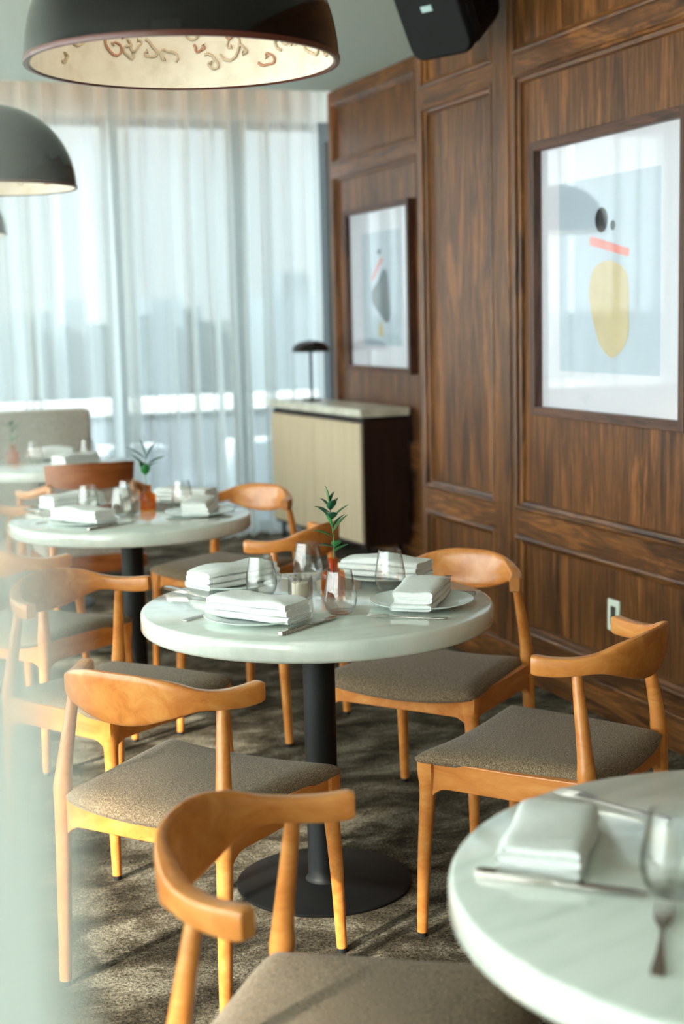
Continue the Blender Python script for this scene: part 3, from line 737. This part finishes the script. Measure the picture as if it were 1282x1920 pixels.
# local: x into the wall, y along the wall, front at x=0
LB, DB = 1.38, .30
link('body', bxm(.004, DB, .0, LB, .11, .865), M['wood_dark'], cb, bevel=.003)
bm = bmesh.new(); ns = 92
for half in (0, 1):
    pass
for half in (0, 1):
    bm = bmesh.new(); y0 = .012 + half*(LB/2-.006); y1 = y0 + LB/2-.018
    box(bm, -.010, .004, y0, y1, .135, .845)
    n = 46
    for i in range(n):
        c = lerp(y0, y1, (i+.5)/n); wv = (y1-y0)/n*.42
        v = [bm.verts.new((-.010-(.004 if q in (1, 2) else 0), c+wv*(-1, -.5, .5, 1)[q], z)) for z in (.135, .845) for q in range(4)]
        for q in range(3): bm.faces.new((v[q], v[q+1], v[q+5], v[q+4]))
    link('door', bm, M['slat'], cb)
link('stone_top', bxm(-.022, DB+.002, -.018, LB+.01, .883, .930), M['credtop'], cb, bevel=.003)
link('recess', bxm(.012, DB, .012, LB-.01, .865, .883), M['blackmetal'], cb)
for x in (.04, DB-.04):
    for y in (.05, LB-.05): link('leg', tubem([(x, y, 0), (x, y, .11)], .014, 12), M['blackmetal'], cb, smooth=True)
tl = thing('table_lamp', 'slim black mushroom table lamp standing on the beige cabinet', 'lamp', (3.17, 8.83, .931))
link('base', lathem([(0, 0), (.062, 0), (.062, .006), (.058, .009), (.010, .012), (.006, .03), (0, .03)], 40), M['blackmetal'], tl, smooth=True)
link('pole', tubem([(0, 0, .01), (0, 0, .345)], .009, 12), M['blackmetal'], tl, smooth=True)
link('lamp_shade', lathem([(0, .392), (.035, .390), (.085, .376), (.115, .352), (.124, .322), (.120, .316), (.108, .340), (.075, .362), (0, .378)], 48), M['gloss_black'], tl, smooth=True)
link('finial', lathem([(0, .398), (.006, .395), (.007, .388), (.004, .383), (0, .383)], 12), M['blackmetal'], tl, smooth=True)

# ------------------------------------------------------------------ sofa
sf = thing('sofa', 'grey upholstered sofa by the far curtain, behind the farthest table', 'sofa', (.35, 8.42, 0))
def rbox(x0, x1, y0, y1, z0, z1): return bxm(x0, x1, y0, y1, z0, z1)
bm = bmesh.new(); vs = box(bm, -1.35, 1.30, .10, .30, .38, .955)
for v in vs:
    if v.co.z > .9: v.co.y += .07; v.co.x *= 1.015
link('backrest', bm, M['sofa'], sf, bevel=.018)
link('seat_cushion', rbox(-1.33, 1.27, -.42, .13, .29, .46), M['sofa'], sf, bevel=.04)
link('base', rbox(-1.30, 1.24, -.38, .26, .12, .29), M['sofa'], sf, bevel=.01)
for x in (-1.2, 1.14):
    for y in (-.3, .18): link('leg', tubem([(x, y, 0), (x, y, .125)], .018, 12), M['teak'], sf, smooth=True)

# ------------------------------------------------------------------ brown armchair between the far tables
ac = thing('bentwood_armchair', 'brown armchair with a wide curved wooden back, facing the farthest table', 'chair', (1.245, 6.62, 0), radians(0))
bm = bmesh.new(); n = 30; K = [(0, 0), (1, 0), (1, 1), (0, 1)]; rings = []
for i in range(n+1):
    u = -1+2*i/n; th = u*1.05; x = .195*sin(th)/sin(1.05)*1.0; y = -.20 + .17*(1-cos(th)); top = .845 - .010*u*u; bt = .725 + .012*u*u
    nx, ny = sin(th), -cos(th)
    rings.append([bm.verts.new((x+nx*d, y+ny*d, z)) for d, z in ((.011, bt), (.018, top), (.001, top), (-.006, bt))])
for a, b in zip(rings, rings[1:]):
    for k in range(4): bm.faces.new((a[k], a[(k+1) % 4], b[(k+1) % 4], b[k]))
bm.faces.new(rings[0]); bm.faces.new(rings[-1])
link('backrest', bm, M['teak'], ac, smooth=True, bevel=.004)
for s in (-1, 1):
    link('arm', tubem(crv([(.19*s, -.15, .735), (.265*s, -.07, .700), (.285*s, .04, .690), (.288*s, .13, .688)], 14), [.020]*15, 12), M['oak'], ac, smooth=True)
    link('leg', tubem([(.20*s, -.235, 0), (.195*s, -.19, .42), (.19*s, -.155, .74)], [.014, .020, .015], 14), M['oak'], ac, smooth=True)
    link('leg', tubem([(.285*s, .20, 0), (.28*s, .17, .42), (.285*s, .11, .69)], [.013, .020, .015], 14), M['oak'], ac, smooth=True)
    link('seat_rail', bxm(*sorted((.21*s, .235*s)), -.19, .18, .35, .41), M['teak'], ac, bevel=.004)
link('front_rail', bxm(-.25, .25, .15, .175, .35, .41), M['teak'], ac, bevel=.004); link('rear_rail', bxm(-.215, .215, -.20, -.175, .34, .42), M['teak'], ac, bevel=.004)
link('seat', bxm(-.235, .235, -.19, .20, .405, .47), M['sofa'], ac, bevel=.025)
link('back_cushion', bxm(-.19, .19, -.19, -.11, .47, .72), M['sofa'], ac, bevel=.03)

# ------------------------------------------------------------------ framed pictures on the panelled wall
def poly(bm, pts, x, mi, smooth_n=0):
    if smooth_n:
        P = [Vector((0, a, b)) for a, b in pts]; n = len(P); out = []
        for i in range(n):
            a, b, c, d = P[i-1], P[i], P[(i+1) % n], P[(i+2) % n]
            for j in range(smooth_n):
                t = j/smooth_n; out.append(.5*((2*b)+(c-a)*t+(2*a-5*b+4*c-d)*t*t+(3*b-a-3*c+d)*t**3))
        pts = [(p.y, p.z) for p in out]
    f = bm.faces.new([bm.verts.new((x, a, b)) for a, b in pts]); f.material_index = mi
def ell(c, ra, rb, n=36): return [(c[0]+ra*cos(2*pi*i/n), c[1]+rb*sin(2*pi*i/n)) for i in range(n)]
def picture(label, X, y0, y1, z0, z1, shapes, mats, d=.062, turn=0.0):
    t = thing('framed_picture', label, 'picture', (X+.024, (y0+y1)/2, z0), 0, 'framed abstract prints')
    oy, oz = (y0+y1)/2, z0; hw, hh = (y1-y0)/2, z1-z0; d += .024; b_ = .034
    for nm, a0, a1, c0, c1, mm in (('frame_side', -hw, -hw+b_, 0, hh, 'frame_v'), ('frame_side', hw-b_, hw, 0, hh, 'frame_v'), ('frame_rail', -hw+b_, hw-b_, 0, b_, 'frame'), ('frame_rail', -hw+b_, hw-b_, hh-b_, hh, 'frame')):
        link(nm, bxm(-d, 0, a0, a1, c0, c1), M[mm], t, bevel=.002)
    link('backing', bxm(-.052, -.002, -hw+b_, hw-b_, b_, hh-b_), M['paper'], t)
    bm = bmesh.new()
    for i, (pts, mi, sm) in enumerate(shapes): poly(bm, [(a-oy, c-oz) for a, c in pts], -.0525-.0004*i, mi, sm)
    link('print', bm, [M[k] for k in mats], t)
    g = link('glass', bxm(-.0695, -.068, -hw+b_+.003, hw-b_-.003, b_+.003, hh-b_-.003), M['picglass'], t); g.rotation_euler.z = turn
    return t
mats = ['artblue', 'artblack', 'artpink', 'arttan', 'artgrey', 'artmist', 'artyellow']
picture('framed abstract print with a tan egg shape, coral bar and two black ovals', XR, 3.847, 4.857, 1.083, 2.097, [
    ([(4.690, 1.932), (4.03, 1.932), (4.03, 1.255), (4.690, 1.255)], 0, 0),
    (ell((4.396, 1.784), .042, .043), 1, 0), (ell((4.322, 1.761), .0165, .0175), 1, 0),
    ([(4.468, 1.733), (4.476, 1.718), (4.472, 1.702), (4.228, 1.651), (4.220, 1.656), (4.218, 1.678)], 2, 0),
    ([(4.343, 1.643), (4.439, 1.622), (4.475, 1.554), (4.469, 1.488), (4.433, 1.403), (4.393, 1.343), (4.325, 1.310), (4.259, 1.339), (4.221, 1.392), (4.219, 1.461), (4.222, 1.559), (4.249, 1.612)], 3, 6)], mats, turn=-.030)
picture('smaller-looking framed abstract print with a slate shape, hung over the beige cabinet', XR2, 7.655, 8.675, 1.127, 2.134, [
    ([(8.45, 1.975), (7.84, 1.975), (7.84, 1.289), (8.45, 1.289)], 0, 0),
    (ell((8.169, 1.855), .030, .018), 4, 0),
    ([(8.147, 1.822), (8.105, 1.809), (8.275, 1.683), (8.306, 1.699)], 2, 0),
    ([(8.08, 1.748), (8.042, 1.717), (8.029, 1.61), (8.015, 1.491), (8.028, 1.437), (8.072, 1.428), (8.119, 1.443), (8.165, 1.474), (8.275, 1.536), (8.305, 1.579), (8.286, 1.628), (8.202, 1.674), (8.135, 1.732)], 4, 4),
    ([(8.388, 1.288), (8.369, 1.321), (8.268, 1.352), (8.076, 1.362), (7.892, 1.354), (7.85, 1.33), (7.82, 1.288)], 5, 0),
    ([(8.175, 1.429), (8.143, 1.428), (8.123, 1.353), (8.164, 1.344), (8.2, 1.353)], 6, 4)], mats)

# ------------------------------------------------------------------ wall speaker
spk = thing('wall_speaker', 'black loudspeaker tilted down on a wall bracket near the ceiling', 'speaker', (2.385, 5.10, 2.715))
spk.scale = (1.35, 1.35, 1.35)
spk.rotation_euler = (0, radians(-28), radians(22))
# local: front faces -x
bm = bmesh.new(); box(bm, -.06, .14, -.115, .115, -.19, .19)
for v in bm.verts:
    if v.co.x > 0: v.co.y *= .70; v.co.z *= .82
link('cabinet', bm, M['speaker_dark'], spk, bevel=.04)
bm = bmesh.new(); pts = []
for cx, cz, a0 in ((.072, .147, 0), (-.072, .147, 90), (-.072, -.147, 180), (.072, -.147, 270)):
    pts += [(cx+.041*cos(radians(a0+q*15)), cz+.041*sin(radians(a0+q*15))) for q in range(7)]
fa = [bm.verts.new((-.085, a, b)) for a, b in pts]; fb = [bm.verts.new((-.055, a, b)) for a, b in pts]
bm.faces.new(fa); bm.faces.new(fb)
for i in range(len(pts)): bm.faces.new((fa[i], fa[(i+1) % len(pts)], fb[(i+1) % len(pts)], fb[i]))
link('grille', bm, M['speaker'], spk, bevel=.008)
link('badge', bxm(-.0875, -.084, -.020, .020, -.055, -.038), M['logo'], spk, bevel=.001)
link('bracket', tubem([(.12, 0, 0), (.19, .01, .03), (.24, .04, .05)], .018, 12), M['blackmetal'], spk, smooth=True)

# ------------------------------------------------------------------ wall outlet
ou = thing('wall_outlet', 'white power outlet plate low on the panelled wall', 'outlet', (XR+.024, 4.387, .382))
link('cover_plate', bxm(-.008, 0, -.040, .040, -.058, .058), M['outlet'], ou, bevel=.003)
link('socket', bxm(-.0095, -.006, -.017, .017, -.034, .034), M['hole'], ou, bevel=.001)

# ------------------------------------------------------------------ glass screen close at the left, its film shaped to give the haze
gs = thing('glass_screen', 'glass screen close by, its film standing in for the pale haze along the left side', 'glass partition', (0.040, 0.252, 0), radians(-20.8))
link('glass_sheet', bxm(-.95, 0, -.004, .004, .03, 2.9), M['haze_film'], gs)
link('floor_channel', bxm(-.95, 0, -.015, .015, 0, .035), M['blackmetal'], gs)

# ------------------------------------------------------------------ outside
tag(link('snowy_ground', bxm(-400, 400, 11.5, 900, -14.2, -14), M['snow']), 'snow covered ground far below, beyond the window', 'ground')['kind'] = 'stuff'
tr = thing('terrace', 'snow topped terrace outside the far window', 'terrace', (0, 0, 0))
link('deck', bxm(-6, 8, 9.72, 15.0, -.5, -.1), M['slate'], tr)
link('parapet', bxm(-6, 8, 14.7, 15.0, -.1, .52), M['slate'], tr); link('coping', bxm(-6, 8, 14.6, 15.1, .52, .66), M['snow'], tr)
rnd = random.Random(31)
for k in range(14):
    x = 2 + k*5.2 + rnd.uniform(-1.5, 1.5); wdt = rnd.uniform(2.5, 6); h = rnd.uniform(1.5, 4) if k % 5 else rnd.uniform(4, 7)
    tag(link('distant_building', bxm(x, x+wdt, 150+k % 3*8, 158+k % 3*8, -14, h), M['city' if k % 2 else 'city2']), 'hazy grey building on the skyline beyond the curtain', 'building', 'skyline buildings')
tag(link('tree_belt', bxm(-120, 190, 176, 184, -14, 1.2), M['trees']), 'hazy band of winter trees beyond the curtain', 'trees')['kind'] = 'stuff'
for x, lab in ((2.55, 'white planter box on the terrace, the left one of two seen through the curtain'), (3.75, 'white planter box on the terrace, the one seen nearer the beige cabinet')):
    tag(link('planter_box', bxm(x, x+.55, 12.4, 12.9, -.098, .36), M['snow'], bevel=.02), lab, 'planter', 'white terrace planters')
